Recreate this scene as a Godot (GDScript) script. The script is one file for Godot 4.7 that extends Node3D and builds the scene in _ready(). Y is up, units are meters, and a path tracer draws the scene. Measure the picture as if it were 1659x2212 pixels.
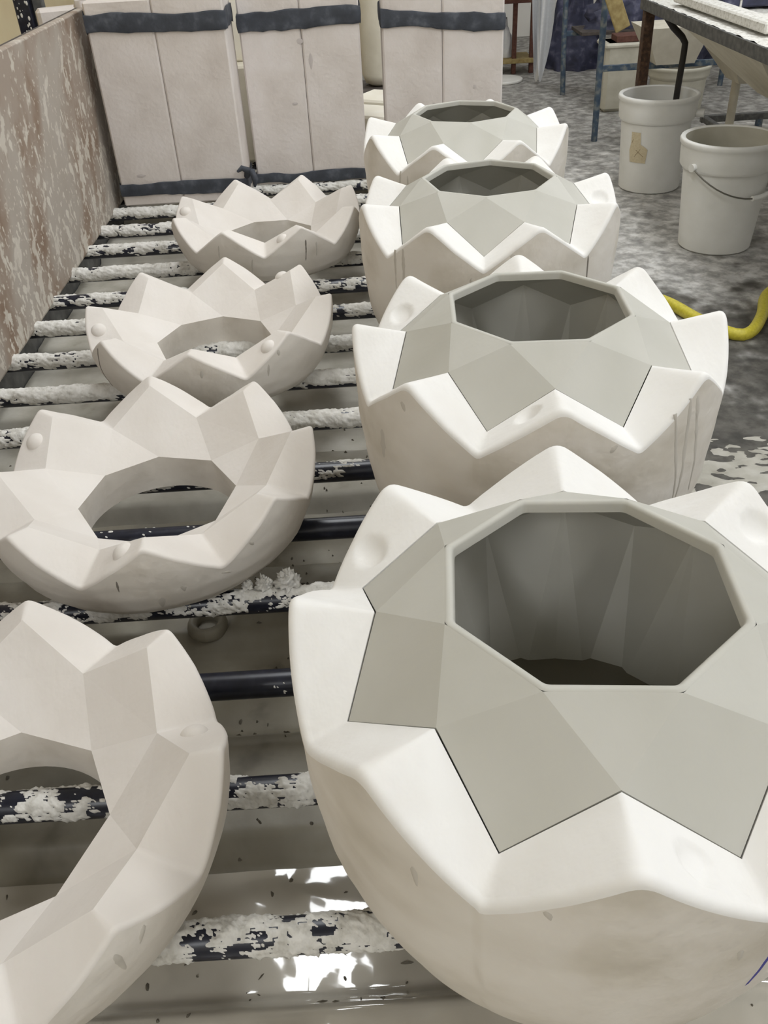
extends Node3D
# Pottery casting room. Heights are measured from the lowest edge of the mould cavities;
# the floor lies at FLOOR, the pipe rack of the casting table at RACK.

const FLOOR := -0.65
const RACK := -0.045
const PIPE_R := 0.0145
const CEIL := 2.25

var M := {}
var used := {}


# ------------------------------------------------------------------ mesh builder
class MB:
	var v := PackedVector3Array()
	var n := PackedVector3Array()
	var uv := PackedVector2Array()
	var ix := PackedInt32Array()

	func tri(a: Vector3, b: Vector3, c: Vector3) -> void:      # counter-clockwise seen from outside
		var nn := (b - a).cross(c - a)
		if nn.length_squared() < 1e-18:
			return
		nn = nn.normalized()
		var i := v.size()
		v.append_array(PackedVector3Array([a, b, c]))
		n.append_array(PackedVector3Array([nn, nn, nn]))
		uv.append_array(PackedVector2Array([Vector2.ZERO, Vector2.ZERO, Vector2.ZERO]))
		ix.append_array(PackedInt32Array([i, i + 2, i + 1]))

	func tri_from(a: Vector3, b: Vector3, c: Vector3, inside: Vector3) -> void:
		if (b - a).cross(c - a).dot((a + b + c) / 3.0 - inside) < 0.0:
			tri(a, c, b)
		else:
			tri(a, b, c)

	func quad_from(a: Vector3, b: Vector3, c: Vector3, d: Vector3, inside: Vector3) -> void:
		tri_from(a, b, c, inside)
		tri_from(a, c, d, inside)

	# rows[i][j]: smooth surface; the outside is (along j) x (along i), or the reverse with flip
	func grid(rows: Array, closed := false, flip := false, uvs: Array = []) -> void:
		var base := v.size()
		var nr := rows.size()
		var nc: int = rows[0].size()
		var acc := PackedVector3Array()
		acc.resize(nr * nc)
		for i in nr:
			v.append_array(rows[i])
			if uvs.size() > 0:
				uv.append_array(uvs[i])
			else:
				var e := PackedVector2Array()
				e.resize(nc)
				uv.append_array(e)
		var last := nc if closed else nc - 1
		for i in nr - 1:
			for j in last:
				var j2 := (j + 1) % nc
				var a := i * nc + j
				var b := i * nc + j2
				var c := (i + 1) * nc + j2
				var d := (i + 1) * nc + j
				for t in [[a, b, c], [a, c, d]]:
					var p: int = t[0]
					var q: int = t[2] if flip else t[1]
					var r: int = t[1] if flip else t[2]
					var nn := (v[base + q] - v[base + p]).cross(v[base + r] - v[base + p])
					acc[p] += nn
					acc[q] += nn
					acc[r] += nn
					ix.append_array(PackedInt32Array([base + p, base + r, base + q]))
		for k in nr * nc:
			acc[k] = acc[k].normalized() if acc[k].length_squared() > 1e-24 else Vector3.UP
		n.append_array(acc)

	func box(c: Vector3, s: Vector3, bev := 0.004, basis := Basis()) -> void:
		var h := s * 0.5
		bev = minf(bev, minf(h.x, minf(h.y, h.z)) * 0.9)
		var P := func(x: float, y: float, z: float) -> Vector3: return c + basis * Vector3(x, y, z)
		for ax in 3:
			for sg in [-1.0, 1.0]:
				var q := []
				for k in [[-1, -1], [1, -1], [1, 1], [-1, 1]]:
					var w := Vector3()
					w[ax] = sg * h[ax]
					var a1 := (ax + 1) % 3
					var a2 := (ax + 2) % 3
					w[a1] = k[0] * (h[a1] - bev)
					w[a2] = k[1] * (h[a2] - bev)
					q.append(P.call(w.x, w.y, w.z))
				quad_from(q[0], q[1], q[2], q[3], c)
		if bev < 1e-5:
			return
		for ax in 3:
			var a1 := (ax + 1) % 3
			var a2 := (ax + 2) % 3
			for s1 in [-1.0, 1.0]:
				for s2 in [-1.0, 1.0]:
					var q := []
					for k in [[-1, 0], [1, 0], [1, 1], [-1, 1]]:
						var w := Vector3()
						w[ax] = k[0] * (h[ax] - bev)
						w[a1] = s1 * (h[a1] - (0.0 if k[1] == 0 else bev))
						w[a2] = s2 * (h[a2] - (bev if k[1] == 0 else 0.0))
						q.append(P.call(w.x, w.y, w.z))
					quad_from(q[0], q[1], q[2], q[3], c)
		for sx in [-1.0, 1.0]:
			for sy in [-1.0, 1.0]:
				for sz in [-1.0, 1.0]:
					tri_from(P.call(sx * h.x, sy * (h.y - bev), sz * (h.z - bev)), P.call(sx * (h.x - bev), sy * h.y, sz * (h.z - bev)), P.call(sx * (h.x - bev), sy * (h.y - bev), sz * h.z), c)

	func tube(path: Array, r, sides := 12, caps := true) -> void:
		var rows := []
		var side := Vector3.RIGHT
		for i in path.size():
			var d: Vector3 = (path[mini(i + 1, path.size() - 1)] - path[maxi(i - 1, 0)]).normalized()
			if i == 0:
				side = d.cross(Vector3.UP if absf(d.y) < 0.9 else Vector3.RIGHT).normalized()
			side = (side - d * side.dot(d)).normalized()
			var up := side.cross(d)
			var rr: float = r[i] if r is Array else r
			var row := PackedVector3Array()
			for k in sides:
				var a := TAU * k / sides
				row.append(path[i] + (side * cos(a) + up * sin(a)) * rr)
			rows.append(row)
		grid(rows, true, true)
		if caps:
			for e in [0, path.size() - 1]:
				var inside: Vector3 = path[1] if e == 0 else path[path.size() - 2]
				for k in sides:
					tri_from(path[e], rows[e][k], rows[e][(k + 1) % sides], inside)

	# profile of (radius, height) points, walked with the outside on its right hand
	func lathe(prof: Array, c: Vector3, segs := 40) -> void:
		var rows := []
		for p in prof:
			var row := PackedVector3Array()
			for k in segs:
				var a := TAU * k / segs
				row.append(c + Vector3(p.x * sin(a), p.y, p.x * cos(a)))
			rows.append(row)
		grid(rows, true, false)

	func mesh() -> ArrayMesh:
		var arr := []
		arr.resize(Mesh.ARRAY_MAX)
		arr[Mesh.ARRAY_VERTEX] = v
		arr[Mesh.ARRAY_NORMAL] = n
		arr[Mesh.ARRAY_TEX_UV] = uv
		arr[Mesh.ARRAY_INDEX] = ix
		var m := ArrayMesh.new()
		m.add_surface_from_arrays(Mesh.PRIMITIVE_TRIANGLES, arr)
		return m


# ------------------------------------------------------------------ nodes
func numbered(called: String) -> String:
	var k: int = used.get(called, 0)
	used[called] = k + 1
	return called if k == 0 else "%s_%03d" % [called, k]


func thing(called: String, label: String, category: String, at := Vector3.ZERO, group := "") -> Node3D:
	var o := Node3D.new()
	o.name = numbered(called)
	add_child(o)
	o.position = at
	o.set_meta("label", label)
	o.set_meta("category", category)
	if group:
		o.set_meta("group", group)
	return o


func part(called: String, mb: MB, mat: Material, parent: Node3D, label := "") -> MeshInstance3D:
	var o := MeshInstance3D.new()
	o.mesh = mb.mesh()
	o.material_override = mat
	o.name = called
	parent.add_child(o, true)
	if label:
		o.set_meta("label", label)
	return o


func solo(called: String, mb: MB, mat: Material, label: String, category: String, at := Vector3.ZERO, group := "") -> MeshInstance3D:
	var o := part(numbered(called), mb, mat, self)
	o.position = at
	o.set_meta("label", label)
	o.set_meta("category", category)
	if group:
		o.set_meta("group", group)
	return o


func struct(called: String, mb: MB, mat: Material) -> MeshInstance3D:
	var o := part(called, mb, mat, self)
	o.set_meta("kind", "structure")
	return o


# ------------------------------------------------------------------ materials
func c8(r: int, g: int, b: int) -> Color:
	return Color(r / 255.0, g / 255.0, b / 255.0)


func plain(col: Color, rough := 0.8, metal := 0.0) -> StandardMaterial3D:
	var m := StandardMaterial3D.new()
	m.albedo_color = col
	m.roughness = rough
	m.metallic = metal
	return m


func noise_tex(stops: Array, freq: float, octaves := 4, sd := 1, size := 512, normal := false, strength := 4.0, gain := 0.5) -> NoiseTexture2D:
	var fn := FastNoiseLite.new()
	fn.seed = sd
	fn.frequency = freq
	fn.fractal_octaves = octaves
	fn.fractal_gain = gain
	fn.noise_type = FastNoiseLite.TYPE_SIMPLEX_SMOOTH
	var t := NoiseTexture2D.new()
	t.width = size
	t.height = size
	t.seamless = true
	t.noise = fn
	if normal:
		t.as_normal_map = true
		t.bump_strength = strength
	else:
		var g := Gradient.new()
		var off := PackedFloat32Array()
		var cols := PackedColorArray()
		for s in stops:
			off.append(s[0])
			cols.append(s[1])
		g.offsets = off
		g.colors = cols
		t.color_ramp = g
	return t


# a noise-mottled material; metres = size of one texture tile
func mottled(stops: Array, freq: float, metres: float, rough := 0.85, octaves := 4, sd := 1, grain := 0.0, size := 512, gain := 0.5) -> StandardMaterial3D:
	var m := plain(Color.WHITE, rough)
	m.albedo_texture = noise_tex(stops, freq, octaves, sd, size, false, 4.0, gain)
	m.uv1_triplanar = true
	m.uv1_world_triplanar = true
	m.uv1_scale = Vector3.ONE / metres
	if grain > 0.0:
		m.normal_enabled = true
		m.normal_texture = M.grain_normal
		m.normal_scale = grain
	return m


func make_materials() -> void:
	M.grain_normal = noise_tex([], 0.06, 4, 21, 512, true, 3.0)
	M.plaster = mottled([[0.0, c8(228, 224, 218)], [0.45, c8(236, 234, 230)], [1.0, c8(240, 238, 235)]], 0.006, 0.35, 0.82, 4, 3, 0.15)
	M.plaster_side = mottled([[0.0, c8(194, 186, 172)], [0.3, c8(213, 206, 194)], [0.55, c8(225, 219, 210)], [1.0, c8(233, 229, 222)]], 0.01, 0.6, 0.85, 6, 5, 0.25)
	M.plaster_top = mottled([[0.0, c8(217, 210, 202)], [0.5, c8(226, 220, 213)], [1.0, c8(231, 226, 221)]], 0.006, 0.35, 0.82, 4, 7, 0.15)
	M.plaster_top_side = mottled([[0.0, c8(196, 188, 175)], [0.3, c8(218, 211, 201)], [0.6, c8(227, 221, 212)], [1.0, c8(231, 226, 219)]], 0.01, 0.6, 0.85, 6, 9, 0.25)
	M.plaster_box = mottled([[0.0, c8(208, 199, 192)], [0.5, c8(220, 212, 206)], [1.0, c8(228, 221, 217)]], 0.006, 0.5, 0.85, 5, 11, 0.2)
	M.plaster_white = mottled([[0.0, c8(236, 230, 214)], [1.0, c8(243, 239, 228)]], 0.008, 0.5, 0.85, 3, 13)
	M.plaster_cream = mottled([[0.0, c8(206, 199, 182)], [1.0, c8(226, 220, 204)]], 0.01, 0.4, 0.85, 5, 15)
	M.clay = mottled([[0.0, c8(184, 182, 172)], [0.5, c8(190, 188, 179)], [1.0, c8(195, 193, 185)]], 0.006, 0.3, 0.62, 3, 17, 0.06)
	M.stain = plain(c8(198, 192, 182), 0.75)
	M.pen = plain(c8(150, 128, 92), 0.8)
	M.smear = plain(c8(196, 188, 184), 0.8)
	M.stain_dark = plain(c8(128, 121, 112), 0.75)
	M.ink = plain(c8(70, 70, 150), 0.6)
	M.pipe = mottled([[0.0, c8(18, 20, 32)], [0.6, c8(26, 29, 44)], [1.0, c8(48, 50, 62)]], 0.02, 0.2, 0.3, 4, 19)
	M.crust = mottled([[0.0, c8(164, 160, 150)], [0.3, c8(206, 203, 195)], [0.55, c8(226, 224, 218)], [1.0, c8(238, 236, 232)]], 0.016, 0.2, 0.9, 6, 23, 0.6, 512, 0.65)
	M.slip = mottled([[0.0, c8(104, 98, 85)], [0.25, c8(134, 128, 114)], [0.6, c8(146, 140, 125)], [1.0, c8(162, 157, 143)]], 0.008, 0.5, 0.5, 5, 25, 0.1)
	M.slip_wet = mottled([[0.0, c8(182, 176, 163)], [0.5, c8(196, 190, 177)], [1.0, c8(206, 201, 190)]], 0.008, 0.5, 0.08, 4, 27)
	M.slip_pale = mottled([[0.0, c8(140, 135, 122)], [0.22, c8(166, 162, 150)], [0.6, c8(182, 178, 167)], [1.0, c8(196, 193, 184)]], 0.01, 0.5, 0.7, 5, 26, 0.1)
	M.shaded_clay = plain(c8(112, 107, 94), 0.25)  # dark tone carries the shade at the bottom of the vessels
	M.slip_wet.clearcoat_enabled = true
	M.slip_wet.clearcoat = 1.0
	M.slip_wet.clearcoat_roughness = 0.03
	M.crumb = plain(c8(104, 98, 86), 0.7)  # dark tone of the small pits in the tray slip
	M.steel = mottled([[0.0, c8(72, 72, 72)], [0.5, c8(92, 92, 90)], [1.0, c8(116, 115, 111)]], 0.02, 0.4, 0.6, 4, 29)
	M.rubber = mottled([[0.0, c8(52, 55, 62)], [0.6, c8(66, 70, 78)], [1.0, c8(98, 102, 110)]], 0.012, 0.3, 0.75, 4, 31, 0.2)
	M.bucket = mottled([[0.0, c8(234, 233, 227)], [1.0, c8(243, 242, 238)]], 0.01, 0.5, 0.45, 4, 33)
	M.bucket_dirty = mottled([[0.0, c8(194, 190, 174)], [1.0, c8(210, 206, 192)]], 0.01, 0.4, 0.5, 4, 35)
	M.tape = mottled([[0.0, c8(196, 180, 146)], [0.5, c8(212, 198, 166)], [1.0, c8(220, 210, 186)]], 0.03, 0.15, 0.8, 4, 37)
	M.wire = plain(c8(120, 117, 108), 0.45, 0.6)
	M.blue_steel = mottled([[0.0, c8(58, 74, 94)], [0.5, c8(76, 94, 114)], [0.66, c8(112, 120, 124)], [1.0, c8(150, 152, 148)]], 0.014, 0.4, 0.6, 4, 39)
	M.brown_steel = mottled([[0.0, c8(52, 36, 26)], [0.6, c8(84, 60, 44)], [1.0, c8(120, 96, 76)]], 0.02, 0.3, 0.7, 4, 41)
	M.black_pipe = plain(c8(38, 34, 32), 0.5)
	M.wood = mottled([[0.0, c8(150, 130, 84)], [1.0, c8(186, 168, 118)]], 0.02, 0.4, 0.8, 4, 43)
	M.red_brown = mottled([[0.0, c8(84, 52, 44)], [1.0, c8(116, 80, 68)]], 0.02, 0.4, 0.8, 4, 45)
	M.cloth = mottled([[0.0, c8(228, 229, 231)], [1.0, c8(242, 243, 244)]], 0.02, 0.3, 0.95, 3, 47)
	M.tarp = mottled([[0.0, c8(38, 40, 56)], [0.6, c8(64, 66, 90)], [1.0, c8(140, 140, 158)]], 0.012, 0.6, 0.7, 4, 49)
	M.hose = mottled([[0.0, c8(190, 176, 48)], [0.8, c8(222, 208, 74)], [1.0, c8(172, 160, 80)]], 0.03, 0.2, 0.45, 4, 51)
	M.floor = mottled([[0.0, c8(96, 94, 90)], [0.36, c8(120, 118, 114)], [0.5, c8(136, 134, 130)], [0.62, c8(156, 154, 150)], [0.76, c8(184, 182, 178)], [1.0, c8(206, 204, 200)]], 0.017, 1.9, 0.75, 8, 53, 0.3, 1024, 0.64)
	M.wall = mottled([[0.0, c8(238, 235, 229)], [1.0, c8(246, 244, 240)]], 0.01, 2.0, 0.9, 4, 55)
	M.wall_cream = mottled([[0.0, c8(232, 212, 170)], [1.0, c8(240, 224, 186)]], 0.01, 2.0, 0.9, 4, 59)
	M.ceiling = plain(c8(246, 245, 243), 0.9)
	M.dark_wood = mottled([[0.0, c8(60, 54, 52)], [1.0, c8(98, 90, 84)]], 0.02, 0.6, 0.85, 4, 57)


# ------------------------------------------------------------------ faceted moulds
const R_N := 0.1437     # inner corners of the zigzag parting line
const H_N := 0.2022
const R_T := 0.1724
const H_T := 0.1663
const FLIP_H := 0.2349  # the top halves lie upside down: height = FLIP_H - height

var base_prof := [[-0.045, 0.150], [-0.035, 0.1635], [-0.02, 0.1715], [0.004, 0.1802], [0.03, 0.1885], [0.053, 0.1938], [0.102, 0.1993], [0.151, 0.2017], [0.2, 0.2022], [0.23, 0.2022]]
var top_prof := [[-0.045, 0.152], [-0.036, 0.1695], [-0.022, 0.181], [0.001, 0.1905], [0.024, 0.1962], [0.047, 0.1988], [0.07, 0.1985], [0.1, 0.198]]
var wob := FastNoiseLite.new()


func prof_at(p: Array, h: float) -> float:
	if h <= p[0][0]:
		return p[0][1]
	for i in p.size() - 1:
		if h <= p[i + 1][0]:
			return lerpf(p[i][1], p[i + 1][1], (h - p[i][0]) / (p[i + 1][0] - p[i][0]))
	return p[p.size() - 1][1]


func pol(r: float, deg: float, h: float) -> Vector3:
	var a := deg_to_rad(deg)
	return Vector3(r * sin(a), h, r * cos(a))


func soft(t: float, a_low: float, a_high: float) -> float:    # 0..1 with rounded ends of a triangle wave
	if t > 1.0 - a_high:
		var d := t - (1.0 - a_high)
		t -= d * d / (2.0 * a_high)
	elif t < a_low:
		var d := a_low - t
		t += d * d / (2.0 * a_low)
	return (t - a_low * 0.5) / (1.0 - a_low * 0.5 - a_high * 0.5)


# flange of a mould: returns the point at half sector s, u along it, w from cavity edge to rim (turned = top half)
func flange_point(s: int, u: float, w: float, turned: bool, rim_r: float, seed_off: float) -> Vector3:
	var k := floorf(s / 2.0)
	var tn := u if s % 2 == 0 else 1.0 - u
	var ta := k * 45.0 if s % 2 == 0 else (k + 1.0) * 45.0
	var na := k * 45.0 + 22.5
	var hn := FLIP_H - H_N if turned else H_N
	var ht := FLIP_H - H_T if turned else H_T
	var hp := FLIP_H - 0.2125 if turned else 0.2115
	var hv := FLIP_H - 0.1635 if turned else 0.1590
	var inner := pol(R_T, ta, ht).lerp(pol(R_N, na, hn), tn)
	var a := (s + u) * 22.5
	var ho := lerpf(hv, hp, soft(tn, 0.06 if turned else 0.06, 0.06 if turned else 0.11))
	ho += wob.get_noise_3d(a * 3.0, 50.0 + seed_off, 0.0) * 0.0012
	var pf := top_prof if turned else base_prof
	var ro := prof_at(pf, ho - rim_r) - rim_r
	ro += wob.get_noise_3d(a * 1.4, seed_off, 7.0) * 0.0012
	return inner.lerp(pol(ro, a, ho), w)


func make_flange_and_side(turned: bool, dimples: Array, seed_off: float) -> Array:
	var nu := 26
	var nw := 22
	var rim_r := 0.0042 if turned else 0.006
	var cols := 16 * nu
	var rows := []
	for i in nw + 1:
		var row := PackedVector3Array()
		for j in cols:
			var s := j / nu
			var u := float(j % nu) / nu
			var p := flange_point(s, u, float(i) / nw, turned, rim_r, seed_off)
			for d in dimples:
				var c: Vector3 = d.p
				var q := p.distance_to(c) / 0.0135
				if q < 1.25:
					var depth := 0.0075 * (sqrt(1.0 - q * q * 0.92) - 0.28 if q < 1.0 else 0.0)
					p -= d.n * maxf(depth, 0.0)
			row.append(p)
		rows.append(row)
	# rounded rim
	var face := MB.new()
	var rim := [rows[nw]]
	for i in range(1, 6):
		var ph := PI * 0.5 * i / 5.0
		var row := PackedVector3Array()
		for j in cols:
			var p: Vector3 = rows[nw][j]
			var out := Vector3(p.x, 0, p.z).normalized()
			row.append(p + out * rim_r * sin(ph) + Vector3(0, -rim_r * (1.0 - cos(ph)), 0))
		rim.append(row)
	var all := rows.duplicate()
	all.append_array(rim.slice(1))
	face.grid(all, true, false)
	# outside
	var side := MB.new()
	var srows := [rim[5]]
	var pf := top_prof if turned else base_prof
	for i in range(1, 25):
		var q := float(i) / 24.0
		q = 1.0 - pow(1.0 - q, 1.35)
		var row := PackedVector3Array()
		for j in cols:
			var p: Vector3 = rim[5][j]
			var h := lerpf(p.y, RACK, q)
			var r0 := Vector2(p.x, p.z).length()
			var a := float(j) / cols * 360.0
			var extra := r0 - prof_at(pf, p.y)
			var r := prof_at(pf, h) + extra * (1.0 - q) + wob.get_noise_3d(a * 1.4, seed_off, h * 900.0) * 0.0015 * minf(1.0, q * 5.0) * (1.0 if i < 24 else 0.0)
			row.append(pol(r, a, h))
		srows.append(row)
	side.grid(srows, true, false)
	return [face, side, srows[24]]


func flange_frame(s: int, u: float, w: float, turned: bool) -> Dictionary:
	var p := flange_point(s, u, w, turned, 0.006, 0.0)
	var a := flange_point(s, minf(u + 0.05, 1.0), w, turned, 0.006, 0.0) - flange_point(s, maxf(u - 0.05, 0.0), w, turned, 0.006, 0.0)
	var b := flange_point(s, u, minf(w + 0.05, 1.0), turned, 0.006, 0.0) - flange_point(s, u, maxf(w - 0.05, 0.0), turned, 0.006, 0.0)
	var nn := a.cross(b).normalized()
	if nn.y < 0.0:
		nn = -nn
	return {"p": p, "n": nn}


func side_radius(turned: bool, a: float, h: float, seed_off: float) -> float:
	a = fposmod(a, 360.0)
	var rim_r := 0.0042 if turned else 0.006
	var pf := top_prof if turned else base_prof
	var f := a / 22.5
	var s := int(f) % 16
	var p := flange_point(s, f - floorf(f), 1.0, turned, rim_r, seed_off)
	var ty := p.y - rim_r
	var q := clampf((ty - h) / (ty - RACK), 0.0, 1.0)
	var extra := Vector2(p.x, p.z).length() + rim_r - prof_at(pf, ty)
	return prof_at(pf, h) + extra * (1.0 - q) + wob.get_noise_3d(a * 1.4, seed_off, h * 900.0) * 0.0015 * minf(1.0, q * 5.0)


# a run of slip dried on the outside of a mould: from (angle, height) to (angle, height)
func drip(parent: Node3D, turned: bool, a0: float, h0: float, a1: float, h1: float, width: float, mat: Material, seed_off: float, called := "slip_run") -> void:
	var mb := MB.new()
	var pf := top_prof if turned else base_prof
	var rows := []
	var steps := maxi(4, int(absf(h1 - h0) / 0.005) + int(absf(a1 - a0) / 3.0))
	for i in steps + 1:
		var t := float(i) / steps
		var h := lerpf(h0, h1, t)
		var a := lerpf(a0, a1, t)
		var ww := width * (0.55 + 0.45 * sin(PI * minf(1.0, t * 1.1 + 0.15))) * (1.0 + 0.5 * wob.get_noise_2d(t * 300.0, a0 * 10.0))
		var r := prof_at(pf, h)
		var row := PackedVector3Array()
		for k in 7:
			var e := (k - 3) / 3.0
			var aa := a + rad_to_deg(e * ww * 0.5 / r)
			row.append(pol(side_radius(turned, aa, h, seed_off) + 0.0006 - 0.0008 * e * e - (0.0008 if i == 0 or i == steps else 0.0), aa, h))
		rows.append(row)
	mb.grid(rows, false, false)
	part(called, mb, mat, parent)


func mold_base(label: String, at: Vector2, turn: float, keys: Array, runs: Array, seed_off: float) -> Node3D:
	var t := thing("casting_mold", label, "plaster mold", Vector3(at.x, 0, at.y), "open mold bases holding vessels")
	t.rotation_degrees.y = turn
	var dimples := []
	for k in keys:
		dimples.append(flange_frame(k[0], k[1], k[2], false))
	var fs := make_flange_and_side(false, dimples, seed_off)
	part("parting_face", fs[0], M.plaster, t, "white zigzag parting face of the mold")
	var side: MB = fs[1]
	var low: PackedVector3Array = fs[2]
	for j in low.size():
		side.tri(low[j], Vector3(0, RACK, 0), low[(j + 1) % low.size()])
	part("outer_wall", side, M.plaster_side, t)
	var cav := MB.new()
	for s in 16:
		var p0 := flange_point(s, 0.0, 0.0, false, 0.006, seed_off)
		var p1 := flange_point(s, 1.0, 0.0, false, 0.006, seed_off)
		var b0 := pol(0.120, s * 22.5, 0.018)
		var b1 := pol(0.120, (s + 1) * 22.5, 0.018)
		for q in [[p0, b0, p1], [p1, b0, b1], [b0, Vector3(0, 0.018, 0), b1]]:
			if (q[1] - q[0]).cross(q[2] - q[0]).dot(Vector3(0, 0.12, 0) - (q[0] + q[1] + q[2]) / 3.0) > 0.0:
				cav.tri(q[0], q[1], q[2])
			else:
				cav.tri(q[0], q[2], q[1])
	part("cavity", cav, M.plaster, t)
	for r in runs:
		drip(t, false, r[0], r[1], r[2], r[3], r[4], M.stain_dark if r.size() > 5 and r[5] == 1 else (M.ink if r.size() > 5 else M.stain), seed_off, "pen_mark" if r.size() > 5 and r[5] == 2 else "slip_run")
	return t


func mold_top(label: String, at: Vector2, turn: float, keys: Array, runs: Array, seed_off: float) -> Node3D:
	var t := thing("ring_mold", label, "plaster mold", Vector3(at.x, 0, at.y), "mold tops lying upside down")
	t.rotation_degrees.y = turn
	var fs := make_flange_and_side(true, [], seed_off)
	part("parting_face", fs[0], M.plaster_top, t)
	var side: MB = fs[1]
	var low: PackedVector3Array = fs[2]
	var nl := low.size()
	for j in nl:
		var a0 := 360.0 * j / nl
		var a1 := 360.0 * (j + 1) / nl
		var i0 := pol(0.0955, a0, RACK)
		var i1 := pol(0.0955, a1, RACK)
		side.tri(low[j], i1, low[(j + 1) % nl])
		side.tri(low[j], i0, i1)
	part("outer_wall", side, M.plaster_top_side, t)
	# cast facets round the hole
	var fc := MB.new()
	var hn := FLIP_H - H_N
	var ht := FLIP_H - H_T
	for k in 8:
		var a := k * 45.0
		var j0 := pol(0.0961, a, 0.0025)
		var j1 := pol(0.0961, a + 45.0, 0.0025)
		var n0 := pol(R_N, a - 22.5, hn)
		var n1 := pol(R_N, a + 22.5, hn)
		var tt := pol(R_T, a, ht)
		for q in [[j0, j1, n1], [j0, n0, n1], [n0, n1, tt]]:
			if (q[1] - q[0]).cross(q[2] - q[0]).y > 0.0:
				fc.tri(q[0], q[1], q[2])
			else:
				fc.tri(q[0], q[2], q[1])
	part("cast_facets", fc, M.plaster_top, t, "smooth faceted inside of the mold")
	var hole := MB.new()
	var rows := []
	for i in 9:
		var q := i / 8.0
		var row := PackedVector3Array()
		for j in 64:
			var a := j * 5.625
			var k := int(j / 8)
			var f := (j % 8) / 8.0
			var topp := pol(0.0961, k * 45.0, 0.0025).lerp(pol(0.0961, (k + 1) * 45.0, 0.0025), f)
			row.append(topp.lerp(pol(0.0955, a, RACK), q))
		rows.append(row)
	hole.grid(rows, true, true)
	part("pouring_hole", hole, M.plaster_top_side, t)
	for kk in keys:
		var fr := flange_frame(kk[0], kk[1], kk[2], true)
		var kb := MB.new()
		var nn: Vector3 = fr.n
		var sx := nn.cross(Vector3(0.3, 0.1, 0.9)).normalized()
		var sy := nn.cross(sx)
		var krows := []
		for i in 9:
			var ph := PI * 0.5 * i / 8.0
			var row := PackedVector3Array()
			for j in 28:
				var a := TAU * j / 28.0
				row.append(fr.p - nn * 0.003 + (sx * cos(a) + sy * sin(a)) * 0.0125 * cos(ph) + nn * 0.0095 * sin(ph))
			krows.append(row)
		kb.grid(krows, true, sx.cross(sy).dot(nn) < 0.0)
		part("registration_key", kb, M.plaster_top, t, "round plaster key on the parting face")
	for r in runs:
		drip(t, true, r[0], r[1], r[2], r[3], r[4], M.stain_dark if r.size() > 5 else M.stain, seed_off)
	return t


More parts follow.
